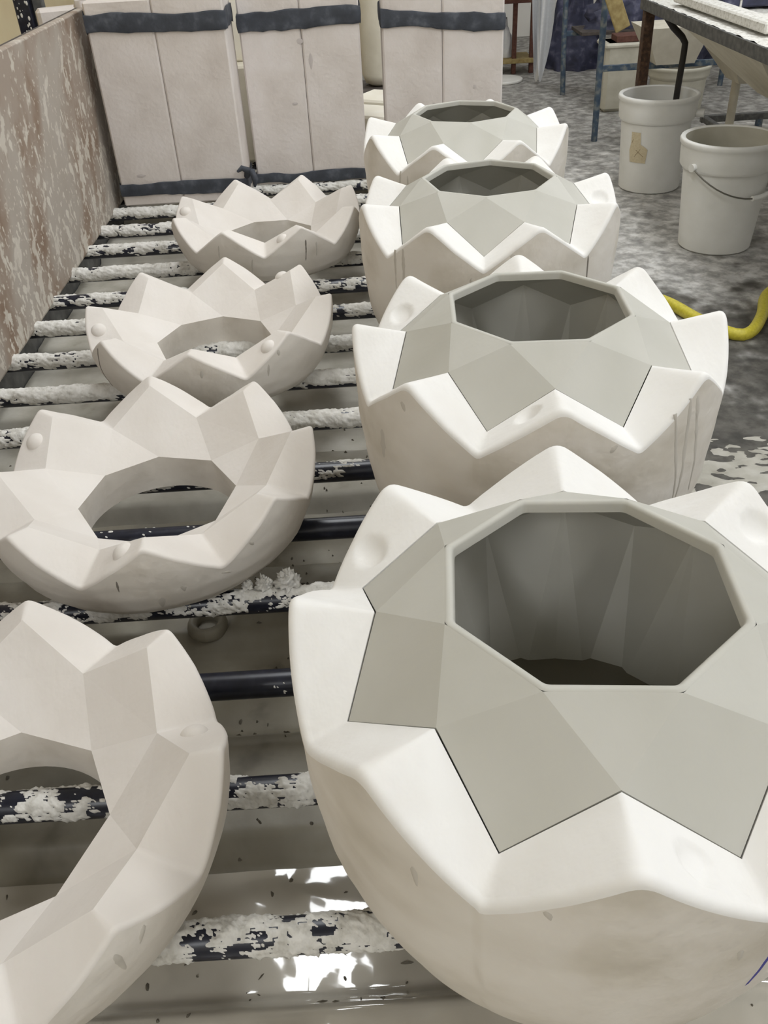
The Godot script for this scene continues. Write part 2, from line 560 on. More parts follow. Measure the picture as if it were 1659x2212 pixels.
func vessel(label: String, at: Vector2, turn: float) -> void:
	var t := thing("clay_vessel", label, "vessel", Vector3(at.x, 0, at.y), "grey cast vessels in the molds")
	t.rotation_degrees.y = turn
	var g := 0.0013
	var ou := MB.new()
	var inn := MB.new()
	var rim := MB.new()
	var mid := Vector3(0, 0.12, 0)
	var lips := [[0.1032, 0.2279], [0.1020, 0.2287], [0.1000, 0.2290], [0.0980, 0.2285], [0.0967, 0.2266], [0.0959, 0.2205]]
	var rows := []
	for l in lips:
		var row := PackedVector3Array()
		for k in 8:
			# corners slightly rounded
			var p := pol(l[0], k * 45.0, l[1])
			var pa := pol(l[0], (k - 1) * 45.0, l[1])
			var pb := pol(l[0], (k + 1) * 45.0, l[1])
			var cut := 0.045
			for e in 5:
				var f := e / 4.0
				var q0 := p.lerp(pa, cut)
				var q2 := p.lerp(pb, cut)
				row.append(q0.lerp(p, f).lerp(p.lerp(q2, f), f))
		rows.append(row)
	rim.grid(rows, true, false)
	part("rim", rim, M.clay, t)
	var rn := R_N - g
	var rt := R_T - g
	for k in 8:
		var a := k * 45.0
		var l0 := pol(0.1032, a, 0.2279)
		var l1 := pol(0.1032, a + 45.0, 0.2279)
		var n0 := pol(rn, a - 22.5, H_N)
		var n1 := pol(rn, a + 22.5, H_N)
		var tt := pol(rt, a, H_T)
		ou.tri_from(l0, l1, n1, mid)
		ou.tri_from(l0, n0, n1, mid)
		ou.tri_from(n0, n1, tt, mid)
		var b_l := pol(0.116, a - 8.0, 0.022)
		var b_r := pol(0.116, a + 8.0, 0.022)
		var b_n0 := pol(0.116, a - 22.5, 0.022)
		var b_n1 := pol(0.116, a + 22.5, 0.022)
		for q in [[tt, b_l, b_r], [tt, b_r, n1], [tt, b_l, n0], [n1, b_r, b_n1], [n0, b_l, b_n0], [b_l, b_r, Vector3(0, 0.022, 0)], [b_r, b_n1, Vector3(0, 0.022, 0)], [b_l, b_n0, Vector3(0, 0.022, 0)]]:
			ou.tri_from(q[0], q[1], q[2], mid)
		# inside
		var m0 := pol(0.0959, a, 0.2205)
		var m1 := pol(0.0959, a + 45.0, 0.2205)
		var i0 := pol(rn - 0.009, a - 22.5, H_N - 0.005)
		var i1 := pol(rn - 0.009, a + 22.5, H_N - 0.005)
		var it := pol(rt - 0.010, a, H_T - 0.004)
		var c_l := pol(0.107, a - 8.5, 0.031)
		var c_r := pol(0.107, a + 8.5, 0.031)
		var c_n0 := pol(0.1065, a - 22.5, 0.031)
		var c_n1 := pol(0.1065, a + 22.5, 0.031)
		var fl := Vector3(0, 0.031, 0)
		for q in [[m0, m1, i1], [m0, i0, i1], [i0, i1, it], [it, c_l, c_r], [it, c_r, i1], [it, c_l, i0], [i1, c_r, c_n1], [i0, c_l, c_n0], [c_l, c_r, fl], [c_r, c_n1, fl], [c_l, c_n0, fl]]:
			if (q[1] - q[0]).cross(q[2] - q[0]).dot(mid - (q[0] + q[1] + q[2]) / 3.0) > 0.0:
				inn.tri(q[0], q[1], q[2])
			else:
				inn.tri(q[0], q[2], q[1])
	var wf := MB.new()  # sheet of slip whose dark colour paints the shade inside the vessel
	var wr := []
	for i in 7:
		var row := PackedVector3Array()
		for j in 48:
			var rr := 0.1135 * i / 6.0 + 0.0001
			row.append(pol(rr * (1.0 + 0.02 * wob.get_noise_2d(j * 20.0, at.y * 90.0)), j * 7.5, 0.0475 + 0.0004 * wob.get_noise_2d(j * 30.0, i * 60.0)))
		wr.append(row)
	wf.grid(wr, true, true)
	part("shaded_slip", wf, M.shaded_clay, t, "slip in the bottom of the vessel with shade put into its dark colour")
	part("outer_shell", ou, M.clay, t)
	part("inner_shell", inn, M.clay, t)


# ------------------------------------------------------------------ casting table
func pipe(z: float, label: String, left: float, right: float, sd: int) -> void:
	var x0 := -0.70
	var x1 := 0.385
	var yc := RACK - PIPE_R
	var t := thing("steel_pipe", label, "pipe", Vector3(0, yc, z), "pipes across the casting table")
	var mb := MB.new()
	mb.tube([Vector3(x0, 0, 0), Vector3(x0 + 0.3, 0, 0), Vector3(x1 - 0.3, 0, 0), Vector3(x1, 0, 0)], PIPE_R, 24)
	part("tube", mb, M.pipe, t)
	var fn := FastNoiseLite.new()
	fn.seed = sd
	fn.frequency = 1.0
	fn.fractal_octaves = 4
	var f2 := FastNoiseLite.new()
	f2.seed = sd + 77
	f2.frequency = 1.0
	f2.fractal_octaves = 4
	f2.fractal_gain = 0.6
	var rows := []
	var step := 0.0016 if z > -0.8 else (0.0026 if z > -1.2 else 0.0040)
	var nx := int((x1 - x0 - 0.01) / step)
	var na := 58 if z > -0.8 else 38
	for j in na:
		var a := deg_to_rad(-150.0 + 300.0 * j / (na - 1))    # from the top, + towards the camera
		var row := PackedVector3Array()
		for i in nx + 1:
			var x := x0 + 0.005 + i * step
			var cover := lerpf(left, right, smoothstep(-0.42, -0.15, x))
			var py := cos(a) * PIPE_R
			var pz := sin(a) * PIPE_R
			var c := fn.get_noise_3d(x * 20.0, py * 30.0 + z * 9.0, pz * 30.0)
			var d := f2.get_noise_3d(x * 110.0, py * 130.0, pz * 130.0)
			var scrape := f2.get_noise_3d(x * 16.0 + 31.0, py * 420.0, pz * 420.0)
			var lowside := clampf((absf(a - 0.1) - 1.45) * 1.3, 0.0, 2.0)
			var e := cover + c * 1.2 + d * 0.75 + scrape * 0.45 - lowside
			var th := lerpf(-0.0005, 0.0007, smoothstep(-0.04, 0.05, e)) + 0.0020 * clampf(e - 0.1, 0.0, 1.0) + 0.0022 * d * smoothstep(0.05, 0.5, e)
			row.append(Vector3(x, cos(a) * (PIPE_R + th), sin(a) * (PIPE_R + th)))
		rows.append(row)
	var cr := MB.new()
	cr.grid(rows, false, true)
	part("slip_crust", cr, M.crust, t, "dried white slip caked on the pipe")


func tray_height(z: float) -> float:
	var p := fposmod(z + 1.063 - 0.02, 0.28) / 0.28          # 0 just towards the camera of a step down
	if p < 0.42:
		return -0.142
	if p < 0.52:
		return lerpf(-0.142, -0.118, smoothstep(0.42, 0.52, p))
	if p < 0.92:
		return -0.118
	return lerpf(-0.118, -0.142, smoothstep(0.92, 1.0, p))


func casting_table() -> void:
	var t := thing("casting_table", "low steel casting table with corrugated drip tray below the pipes", "table", Vector3.ZERO)
	var x0 := -0.70
	var x1 := 0.385
	var z0 := 0.25
	var z1 := -3.35
	for x in [x0 + 0.02, x1 - 0.02]:
		var mb := MB.new()
		mb.box(Vector3(x, RACK - 2 * PIPE_R - 0.045, (z0 + z1) * 0.5), Vector3(0.04, 0.09, z0 - z1), 0.003)
		part("side_rail", mb, M.steel, t)
	for z in [z0 - 0.02, z1 + 0.02]:
		var mb := MB.new()
		mb.box(Vector3((x0 + x1) * 0.5, RACK - 2 * PIPE_R - 0.05, z), Vector3(x1 - x0 - 0.08, 0.08, 0.04), 0.003)
		part("end_rail", mb, M.steel, t)
	for x in [x0 + 0.04, x1 - 0.04]:
		for z in [z0 - 0.06, -1.55, z1 + 0.06]:
			var mb := MB.new()
			mb.box(Vector3(x, (FLOOR - 0.16) * 0.5, z), Vector3(0.05, -0.16 - FLOOR, 0.05), 0.003)
			part("leg", mb, M.steel, t)
	# corrugated tray with its coat of slip: paler towards the back, darker in the middle, glossy wet near the camera
	var fn := FastNoiseLite.new()
	fn.seed = 5
	fn.frequency = 1.0
	fn.fractal_octaves = 3
	var split := -0.478
	for piece in 3:
		var za: float = [z1 + 0.04, -1.045, split][piece]
		var zb: float = [-1.045, split, z0 - 0.04][piece]
		var dz := 0.007 if piece < 2 else 0.004
		var dx := 0.012 if piece < 2 else 0.006
		var nz := int((zb - za) / dz)
		var nx := int((x1 - x0 - 0.084) / dx)
		var rows := []
		for i in nz + 1:
			var row := PackedVector3Array()
			var z := lerpf(za, zb, float(i) / nz)
			for j in nx + 1:
				var x := lerpf(x0 + 0.042, x1 - 0.042, float(j) / nx)
				var wet := smoothstep(-0.56, -0.47, z)
				var y := tray_height(z) + fn.get_noise_2d(x * 12.0, z * 16.0) * 0.0022 * (1.0 - 0.75 * wet)
				y += wet * (fn.get_noise_2d(x * 26.0 + 40.0, z * 30.0) * 0.0003 + absf(fn.get_noise_2d(x * 8.0 + 9.0, z * 9.0 + 3.0)) * 0.0022)
				row.append(Vector3(x, y, z))
			rows.append(row)
		var mb := MB.new()
		mb.grid(rows, false, true)
		part(["pale_slip_coat", "grey_slip_coat", "wet_slip_coat"][piece], mb, [M.slip_pale, M.slip, M.slip_wet][piece], t, ["pale slip over the corrugated tray", "darker grey slip over the corrugated tray", "glossy wet grey slip pooled in the tray"][piece])
	var under := MB.new()
	under.box(Vector3((x0 + x1) * 0.5, -0.158, (z0 + z1) * 0.5), Vector3(x1 - x0 - 0.08, 0.016, z0 - z1 - 0.08), 0.002)
	part("tray", under, M.steel, t)
	# round slip collar standing on the tray, and dark flecks painting the small pits in the slip
	var ring := MB.new()
	var rr := []
	for i in 25:
		var row := PackedVector3Array()
		for k in 12:
			var a := TAU * i / 24.0
			var b := TAU * k / 12.0
			row.append(Vector3(-0.218, -0.115, -0.792) + Vector3(sin(a), 0, cos(a)) * (0.0185 + 0.006 * cos(b)) + Vector3(0, 0.010 * sin(b), 0))
		rr.append(row)
	ring.grid(rr, true, false)
	part("slip_collar", ring, M.slip, t, "ring of slip round a drain hole")
	var rng := RandomNumberGenerator.new()
	rng.seed = 11
	var cm := MB.new()
	for i in 460:
		var x := rng.randf_range(-0.6, 0.3)
		var z := rng.randf_range(-1.3, -0.25)
		if absf(x) > 0.25 and rng.randf() < 0.5:
			x = rng.randf_range(-0.2, 0.02)
		var y := tray_height(z)
		var sx := rng.randf_range(0.001, 0.0045) * (1.7 if rng.randf() < 0.12 else 1.0)
		var sz := rng.randf_range(0.0008, 0.0025)
		var rot := rng.randf() * TAU
		var c := Vector3(x, y + 0.002, z)
		var ringp := []
		for k in 7:
			var a := TAU * k / 7.0
			var q := rng.randf_range(0.6, 1.15)
			ringp.append(c + Vector3(cos(a) * sx * q, -0.002, sin(a) * sz * q).rotated(Vector3.UP, rot))
		for k in 7:
			cm.tri_from(c + Vector3(0, 0.0012, 0), ringp[k], ringp[(k + 1) % 7], c - Vector3(0, 0.05, 0))
	var co := part("pit_flecks", cm, M.crumb, t, "dark flecks painted for small pits in the slip")
	co.set_meta("kind", "stuff")


func splash_board() -> void:
	# painted board, spattered with slip: the spatter is computed into its colour
	var zA := -2.43
	var zB := 0.3
	var yA := -0.058
	var yB := 0.388
	var W := 1536
	var Hh := 256
	var img := Image.create(W, Hh, false, Image.FORMAT_RGB8)
	var n1 := FastNoiseLite.new()
	n1.seed = 3
	n1.frequency = 1.0
	n1.fractal_octaves = 5
	var n2 := FastNoiseLite.new()
	n2.seed = 8
	n2.frequency = 1.0
	n2.fractal_octaves = 4
	var cb := c8(160, 146, 133)
	var cd := c8(134, 112, 94)
	var cg := c8(176, 168, 158)
	var cw := c8(206, 199, 187)
	for y in Hh:
		var up := 1.0 - float(y) / Hh                         # 1 at the top
		for x in W:
			var m := float(x) / W * 2.73                        # metres along
			var h := up * 0.446
			var a := n1.get_noise_2d(m * 7.0, h * 5.0)
			var b := n2.get_noise_2d(m * 3.5 + h * 2.0 + 20.0, h * 2.0)
			var col := cb.lerp(cd, clampf(a * 1.4 + 0.15, 0.0, 1.0)).lerp(cg, clampf(b * 2.2 + 0.3, 0.0, 0.85))
			# slip thrown against the board: leaning runs, blots and fine spray
			var much := 0.10 * b + 0.10 * (n2.get_noise_2d(m * 1.6 + 70.0, h * 3.0)) - 0.16 * (1.0 - up)
			var wx := (m + h * 0.30) + 0.012 * n2.get_noise_2d(m * 30.0, h * 30.0)
			var s := n1.get_noise_2d(wx * 19.0 + 60.0, h * 8.0) 
			if s > 0.34 + much:
				col = col.lerp(cw, clampf((s - 0.34 - much) * 9.0, 0.0, 0.85))
			var f := n2.get_noise_2d(m * 52.0, h * 45.0)
			if f > 0.47 + much * 0.8:
				col = col.lerp(cw, 0.8)
			img.set_pixel(x, y, col)
	var rng := RandomNumberGenerator.new()
	rng.seed = 4
	for i in 760:
		var cx := rng.randi_range(0, W - 1)
		var cy := int(Hh * sqrt(rng.randf_range(0.05, 1.0)))
		var r := rng.randf_range(0.8, 2.6) if rng.randf() < 0.85 else rng.randf_range(3.0, 6.0)
		var tail := rng.randf_range(0.0, 8.0) * (3.0 if rng.randf() < 0.25 else 1.0)
		var lean := rng.randf_range(-0.1, -0.35)
		for yy in range(int(-r), int(r + tail) + 1):
			var ww := r if yy <= 0 else r * (1.0 - 0.75 * yy / (r + tail))
			if yy < 0:
				ww = sqrt(maxf(0.0, r * r - yy * yy))
			for xx in range(int(-ww), int(ww) + 1):
				var px := cx + xx + int(yy * lean)
				var py := cy + yy
				if px >= 0 and px < W and py >= 0 and py < Hh:
					img.set_pixel(px, py, cw)
	var mat := plain(Color.WHITE, 0.7)
	mat.albedo_texture = ImageTexture.create_from_image(img)
	mat.heightmap_enabled = false
	var t := thing("splash_board", "tall brown board spattered with white slip along the table edge", "board", Vector3(-0.63, 0, 0))
	var mb := MB.new()
	var rows := []
	var uvs := []
	var prof := [[-0.016, 0.0], [-0.006, 0.0], [-0.0015, 0.0025], [0.0, 0.008], [0.0, 1.0], [-0.003, 1.0], [-0.016, 1.0]]
	for i in prof.size():
		var row := PackedVector3Array()
		var ru := PackedVector2Array()
		var y: float
		var v: float = prof[i][1]
		if v >= 1.0:
			y = yB - (0.004 if i == 4 else 0.0)
			v = 1.0
		else:
			y = yA + v
			v = v / 0.446
		for j in 41:
			var z := lerpf(zA, zB, j / 40.0)
			row.append(Vector3(prof[i][0], y, z))
			ru.append(Vector2(j / 40.0, 1.0 - v))
		rows.append(row)
		uvs.append(ru)
	mb.grid(rows, false, true, uvs)
	part("panel", mb, mat, t)
	var bk := MB.new()
	bk.box(Vector3(-0.020, (yA + yB) * 0.5, (zA + zB) * 0.5), Vector3(0.008, yB - yA, zB - zA), 0.001)
	part("backing", bk, M.dark_wood, t)
	# crusted end post
	var fn := FastNoiseLite.new()
	fn.seed = 6
	fn.frequency = 1.0
	var cr := MB.new()
	var crow := []
	for i in 40:
		var y := lerpf(-0.05, 0.402, i / 39.0)
		var row := PackedVector3Array()
		for k in 16:
			var a := TAU * k / 16.0
			var r := 0.014 + 0.006 * fn.get_noise_2d(y * 60.0, k * 3.0) + 0.003 * fn.get_noise_2d(y * 150.0, k * 9.0)
			row.append(Vector3(-0.012 + cos(a) * r, y, -2.437 + sin(a) * r))
		crow.append(row)
	cr.grid(crow, true, true)
	part("end_post", cr, M.plaster_box, t, "post crusted with dried plaster")


# ------------------------------------------------------------------ tall strapped moulds
func strap(x0: float, x1: float, zf: float, zb: float, y: float, slope: float, hh: float, sd: int) -> MB:
	var fn := FastNoiseLite.new()
	fn.seed = sd
	fn.frequency = 1.0
	var mb := MB.new()
	var rc := 0.012
	var path := []
	var corners := [Vector2(x0, zf), Vector2(x1, zf), Vector2(x1, zb), Vector2(x0, zb)]
	for i in 4:
		var c0: Vector2 = corners[i]
		var c1: Vector2 = corners[(i + 1) % 4]
		for k in 20:
			path.append(c0.lerp(c1, k / 20.0))
	var mid := Vector2((x0 + x1) * 0.5, (zf + zb) * 0.5)
	var rows := []
	var n := path.size()
	for i in n:
		var p: Vector2 = path[i]
		var d: Vector2 = (path[(i + 1) % n] - path[(i - 1 + n) % n]).normalized()
		var o := Vector2(d.y, -d.x)
		if o.dot(p - mid) < 0.0:
			o = -o
		var tx := (p.x - x0) / (x1 - x0)
		var yc := y + slope * (tx - 0.5) + 0.006 * fn.get_noise_2d(i * 0.1, 3.0)
		var h2 := hh * (1.0 + 0.35 * fn.get_noise_2d(i * 0.11, 9.0))
		var row := PackedVector3Array()
		for k in 14:
			var a := TAU * k / 14.0
			var yy := sin(a) * h2
			var out := 0.0032 + 0.0018 * cos(a) + 0.0011 * fn.get_noise_2d(i * 0.12, sin(a) * 2.0 + 30.0)
			var q := p + o * out
			row.append(Vector3(q.x, yc + yy, q.y))
		rows.append(row)
	rows.append(rows[0])
	mb.grid(rows, true, true)
	var cen := Vector3(mid.x, y, mid.y)
	return mb


func tall_mold(label: String, x0: float, x1: float, zf: float, depth: float, top: float, seam: float, straps: Array, sd: int) -> Node3D:
	var t := thing("tall_box_mold", label, "plaster mold", Vector3(0, 0, 0), "tall strapped box molds")
	var zb := zf - depth
	var fn := FastNoiseLite.new()
	fn.seed = sd
	for k in 2:
		var a := x0 if k == 0 else seam + 0.0005
		var b := seam - 0.0005 if k == 0 else x1
		var mb := MB.new()
		mb.box(Vector3((a + b) * 0.5, (RACK + top) * 0.5, (zf + zb) * 0.5), Vector3(b - a, top - RACK, depth), 0.004)
		part("mold_half", mb, M.plaster_box, t)
	for s in straps:
		part("rubber_strap", strap(x0, x1, zf, zb, s[0], s[1], s[2], sd + int(s[0] * 100.0)), M.rubber, t, "dark grey rubber strap wound round the mold")
	return t


# a thin dried smear of slip on the front of a tall mould
func smudge(parent: Node3D, at: Vector3, size: Vector2, sd: int) -> void:
	var rng := RandomNumberGenerator.new()
	rng.seed = sd
	var mb := MB.new()
	var ring := []
	for k in 13:
		var a := TAU * k / 13.0
		var q := rng.randf_range(0.8, 1.08)
		ring.append(at + Vector3(cos(a) * size.x * q, sin(a) * size.y * q, 0.0003))
	for k in 13:
		mb.tri_from(at + Vector3(0, 0, 0.0008), ring[k], ring[(k + 1) % 13], at - Vector3(0, 0, 0.1))
	part("slip_smear", mb, M.smear, parent)


func knot(at: Vector3) -> MB:
	var mb := MB.new()
	mb.tube([at, at + Vector3(0.006, 0.016, 0.012), at + Vector3(-0.008, 0.024, 0.018), at + Vector3(-0.02, 0.016, 0.02)], [0.008, 0.009, 0.007, 0.003], 8)
	mb.tube([at + Vector3(0, 0.008, 0), at + Vector3(0.016, 0.012, 0.012), at + Vector3(0.022, -0.006, 0.016), at + Vector3(0.018, -0.024, 0.014)], [0.006, 0.009, 0.008, 0.003], 8)
	return mb


# ------------------------------------------------------------------ things further back
func bucket(label: String, at: Vector2, r0: float, r1: float, h: float, mat: Material, inner: Material) -> Node3D:
	var t := thing("plastic_bucket", label, "bucket", Vector3(at.x, FLOOR, at.y), "plastic buckets on the floor")
	var mb := MB.new()
	mb.lathe([Vector2(0.0, 0.0), Vector2(r0 - 0.008, 0.0), Vector2(r0, 0.008), Vector2(lerpf(r0, r1 - 0.012, 0.5), h * 0.5), Vector2(r1 - 0.012, h - 0.012)], Vector3.ZERO, 48)
	part("body", mb, mat, t)
	var ins := MB.new()
	ins.lathe([Vector2(r1 - 0.014, h - 0.004), Vector2(lerpf(r0, r1, 0.5) - 0.006, h * 0.5), Vector2(r0 - 0.006, 0.012), Vector2(0.0, 0.012)], Vector3.ZERO, 48)
	part("inside", ins, inner, t)
	var co := MB.new()
	co.lathe([Vector2(r1 - 0.012, h - 0.10 * h / 0.41 - 0.006), Vector2(r1 - 0.004, h - 0.095 * h / 0.41), Vector2(r1 - 0.001, h - 0.05), Vector2(r1 - 0.001, h - 0.024), Vector2(r1 + 0.005, h - 0.019), Vector2(r1 + 0.006, h - 0.008), Vector2(r1 + 0.002, h), Vector2(r1 - 0.008, h), Vector2(r1 - 0.014, h - 0.004)], Vector3.ZERO, 48)
	part("rim_collar", co, mat, t)
	return t


func heap(size: Vector3, sd: int, rough := 0.35) -> MB:
	var fn := FastNoiseLite.new()
	fn.seed = sd
	fn.frequency = 1.0
	fn.fractal_octaves = 3
	var mb := MB.new()
	var rows := []
	for i in 15:
		var ph := PI * 0.5 * i / 14.0
		var row := PackedVector3Array()
		for j in 30:
			var a := TAU * j / 30.0
			var d := Vector3(sin(a) * cos(ph), sin(ph), cos(a) * cos(ph))
			var r := 1.0 + rough * fn.get_noise_3d(d.x * 2.5, d.y * 2.5, d.z * 2.5)
			row.append(Vector3(d.x * size.x * 0.5, d.y * size.y, d.z * size.z * 0.5) * r)
		rows.append(row)
	mb.grid(rows, true, false)
	return mb


func back_of_table() -> void:
	# white blocks and slabs stored behind the tall moulds
	var mb := MB.new()
	mb.box(Vector3(-0.36, (RACK + 0.205) * 0.5, -2.78), Vector3(0.24, 0.205 - RACK, 0.22), 0.006)
	solo("plaster_block", mb, M.plaster_cream, "beige plaster block behind the first two tall molds", "block")
	mb = MB.new()
	mb.box(Vector3(-0.37, 0.2935, -2.82), Vector3(0.2, 0.177, 0.16), 0.006)
	solo("plaster_block", mb, M.plaster_white, "bright white plaster block stacked on a beige block in the gap", "block")
	mb = MB.new()
	var b := Basis(Vector3.UP, deg_to_rad(-32))
	mb.box(Vector3(0.05, (RACK + 0.075) * 0.5, -2.66), Vector3(0.25, 0.075 - RACK, 0.14), 0.006, b)
	solo("plaster_slab", mb, M.plaster_white, "nearer white plaster slab between the second and third tall molds", "slab")
	mb = MB.new()
	mb.box(Vector3(0.13, (RACK + 0.078) * 0.5, -2.82), Vector3(0.27, 0.078 - RACK, 0.15), 0.006, b)
	solo("plaster_slab", mb, M.plaster_white, "farther white plaster slab between the second and third tall molds", "slab")
	mb = MB.new()
	mb.box(Vector3(0.09, 0.03, -3.2), Vector3(0.55, 0.03, 0.2), 0.003)
	mb.box(Vector3(-0.15, -0.015, -3.2), Vector3(0.04, 0.06, 0.16), 0.002)
	mb.box(Vector3(0.33, -0.015, -3.2), Vector3(0.04, 0.06, 0.16), 0.002)
	solo("dark_plank", mb, M.dark_wood, "dark low plank carrying the rounded cream mold", "plank")
	mb = MB.new()
	mb.lathe([Vector2(0.0, 0.045), Vector2(0.03, 0.046), Vector2(0.05, 0.055), Vector2(0.06, 0.08), Vector2(0.062, 0.3), Vector2(0.062, 0.52), Vector2(0.056, 0.53), Vector2(0.0, 0.53)], Vector3.ZERO, 32)
	solo("cylinder_mold", mb, M.plaster_cream, "rounded cream plaster cylinder seen between the second and third tall molds", "plaster mold", Vector3(0.086, 0.0, -3.2))
	mb = MB.new()
	mb.box(Vector3(-0.74, 0.17, -2.62), Vector3(0.13, 0.41, 0.05), 0.008, Basis(Vector3.UP, deg_to_rad(22)))
	solo("plaster_slab", mb, M.plaster_box, "white plaster slab standing behind the spattered board's end", "slab")
	# small shelf it stands on
	mb = MB.new()
	mb.box(Vector3(-0.95, -0.05, -2.74), Vector3(0.5, 0.03, 0.44), 0.003)
	mb.box(Vector3(-1.15, (FLOOR - 0.065) * 0.5, -2.6), Vector3(0.04, -0.065 - FLOOR, 0.04), 0.002)
	mb.box(Vector3(-0.75, (FLOOR - 0.065) * 0.5, -2.9), Vector3(0.04, -0.065 - FLOOR, 0.04), 0.002)
	solo("side_shelf", mb, M.dark_wood, "dark low shelf beyond the spattered board", "shelf")
	mb = MB.new()
	mb.box(Vector3(-0.955, 0.9, -3.0), Vector3(0.045, 2.5, 0.045), 0.003)
	var post := thing("steel_post", "black steel post flecked with white slip behind the board", "post", Vector3.ZERO)
	part("post", mb, M.pipe, post)
	mb = MB.new()
	mb.box(Vector3(-0.915, 0.9, -3.012), Vector3(0.03, 2.5, 0.03), 0.003)
	part("grey_upright", mb, M.steel, post, "grey upright bolted to the black post")
	var rng := RandomNumberGenerator.new()
	rng.seed = 31
	mb = MB.new()
	for i in 26:
		var c := Vector3(rng.randf_range(-0.975, -0.935), rng.randf_range(0.2, 0.42), -2.977)
		var r := rng.randf_range(0.001, 0.005)
		for k in 7:
			var a0 := TAU * k / 7.0
			var a1 := TAU * (k + 1) / 7.0
			mb.tri_from(c + Vector3(0, 0, 0.001), c + Vector3(cos(a0) * r * 0.7, sin(a0) * r * 1.3, 0), c + Vector3(cos(a1) * r * 0.7, sin(a1) * r * 1.3, 0), c - Vector3(0, 0, 0.1))
	part("slip_flecks", mb, M.crust, post).set_meta("kind", "stuff")
	mb = heap(Vector3(0.3, 0.32, 0.22), 61, 0.3)
	solo("cloth_bundle", mb, M.red_brown, "brownish bundle on the side shelf behind the board", "bundle", Vector3(-1.06, -0.035, -2.78))


func background_right() -> void:
	# near bucket with wire handle
	var b1 := bucket("near grey-white plastic bucket with a wire handle and white grip", Vector2(1.39, -3.43), 0.137, 0.178, 0.41, M.bucket, M.bucket_dirty)
	var path := []
	for i in 15:
		var t := i / 14.0
		var ang := deg_to_rad(lerpf(-62.0, 58.0, t))
		var sag := sin(PI * t)
		path.append(Vector3(sin(ang) * 0.183, 0.325 - 0.085 * t - 0.05 * sag, cos(ang) * (0.183 - 0.008 * sag)))
	var hd := MB.new()
	hd.tube(path, 0.0028, 8)
	var hp := part("wire_handle", hd, M.wire, b1, "thin wire handle hanging slack")
	var gr := MB.new()
	gr.tube([path[9], path[10], path[11], path[12]], 0.0095, 12)
	part("handle_grip", gr, M.bucket, hp, "white plastic grip")
	for e in [0, 14]:
		var ear := MB.new()
		var q: Vector3 = path[e]
		ear.tube([q * Vector3(0.93, 1, 0.93), q * Vector3(1.04, 1, 1.04)], 0.014, 14)
		part("handle_lug", ear, M.bucket, b1)
	# far bucket with tape label
	var b2 := bucket("farther plastic bucket with a torn brown tape label on its side", Vector2(1.36, -4.25), 0.138, 0.173, 0.41, M.bucket, M.bucket)
	var ear2 := MB.new()
	ear2.tube([Vector3(0.155, 0.33, 0.07), Vector3(0.185, 0.33, 0.085)], 0.017, 14)
	part("handle_lug", ear2, M.bucket, b2)
	var outline := [Vector2(-0.43, 0.275), Vector2(-0.22, 0.27), Vector2(-0.20, 0.214), Vector2(-0.04, 0.207), Vector2(-0.07, 0.14), Vector2(-0.44, 0.137), Vector2(-0.47, 0.19), Vector2(-0.43, 0.225)]
	var tp := MB.new()
	var onb := func(q: Vector2) -> Vector3:
		var r := lerpf(0.138, 0.161, q.y / 0.4) + 0.0022
		var a := (q.x + 0.25) * 1.4 - 0.74
		return Vector3(sin(a) * r, q.y, cos(a) * r)
	# fine strips so that the tape follows the round wall
	var rows := []
	for i in 14:
		var y := lerpf(0.14, 0.27, i / 13.0)
		var lo := 9.0
		var hi := -9.0
		for k in outline.size():
			var p: Vector2 = outline[k]
			var q: Vector2 = outline[(k + 1) % outline.size()]
			if (p.y - y) * (q.y - y) <= 0.0 and absf(p.y - q.y) > 1e-6:
				var xx := lerpf(p.x, q.x, (y - p.y) / (q.y - p.y))
				lo = minf(lo, xx)
				hi = maxf(hi, xx)
		if hi < lo:
			continue
		var row := PackedVector3Array()
		for k in 8:
			row.append(onb.call(Vector2(lerpf(lo, hi, k / 7.0), y)))
		rows.append(row)
	tp.grid(rows, false, false)
	var lab := part("tape_label", tp, M.tape, b2, "torn yellowish paper label")
	for q in [[-0.30, 0.195, -0.12, 0.168], [-0.33, 0.165, -0.2, 0.2], [-0.41, 0.222, -0.38, 0.24]]:
		var ln := MB.new()
		var pp := []
		for k in 6:
			var w: Vector3 = onb.call(Vector2(lerpf(q[0], q[2], k / 5.0), lerpf(q[1], q[3], k / 5.0)))
			pp.append(w + Vector3(w.x, 0, w.z).normalized() * 0.0004)
		ln.tube(pp, 0.0008, 5)
		part("pen_stroke", ln, M.pen, lab, "faded pen stroke")
	bucket("wide dirty bucket standing behind the tape-labelled one", Vector2(1.95, -5.78), 0.155, 0.18, 0.255, M.bucket_dirty, M.slip)
	# square tub with cardboard on it
	var tub := thing("square_tub", "pale square tub on the floor behind the blue rack leg", "tub", Vector3(1.62, FLOOR, -5.92))
	var mb := MB.new()
	mb.box(Vector3(0, 0.19, 0), Vector3(0.22, 0.38, 0.22), 0.02)
	part("body", mb, M.bucket_dirty, tub)
	mb = MB.new()
	mb.box(Vector3(0, 0.365, 0), Vector3(0.24, 0.03, 0.24), 0.01)
	part("rim", mb, M.bucket_dirty, tub)
	mb = MB.new()
	mb.box(Vector3(0, 0.0, 0), Vector3(0.16, 0.035, 0.14), 0.003)
	solo("brown_carton", mb, M.red_brown, "small flat brown carton on top of the square tub", "carton", Vector3(1.65, FLOOR + 0.3985, -5.9))
	# work table
	var wt := thing("work_table", "plaster-crusted steel work table with a funnel basin at the right", "table", Vector3.ZERO)
	var tx := 1.316
	var tz := -4.55
	mb = MB.new()
	mb.box(Vector3(tx + 0.006, 0.08, (tz - 1.6) * 0.5), Vector3(0.012, 0.045, -1.6 - tz), 0.002)
	part("edge_angle", mb, M.steel, wt, "grey angle iron along the table edge")
	mb = MB.new()
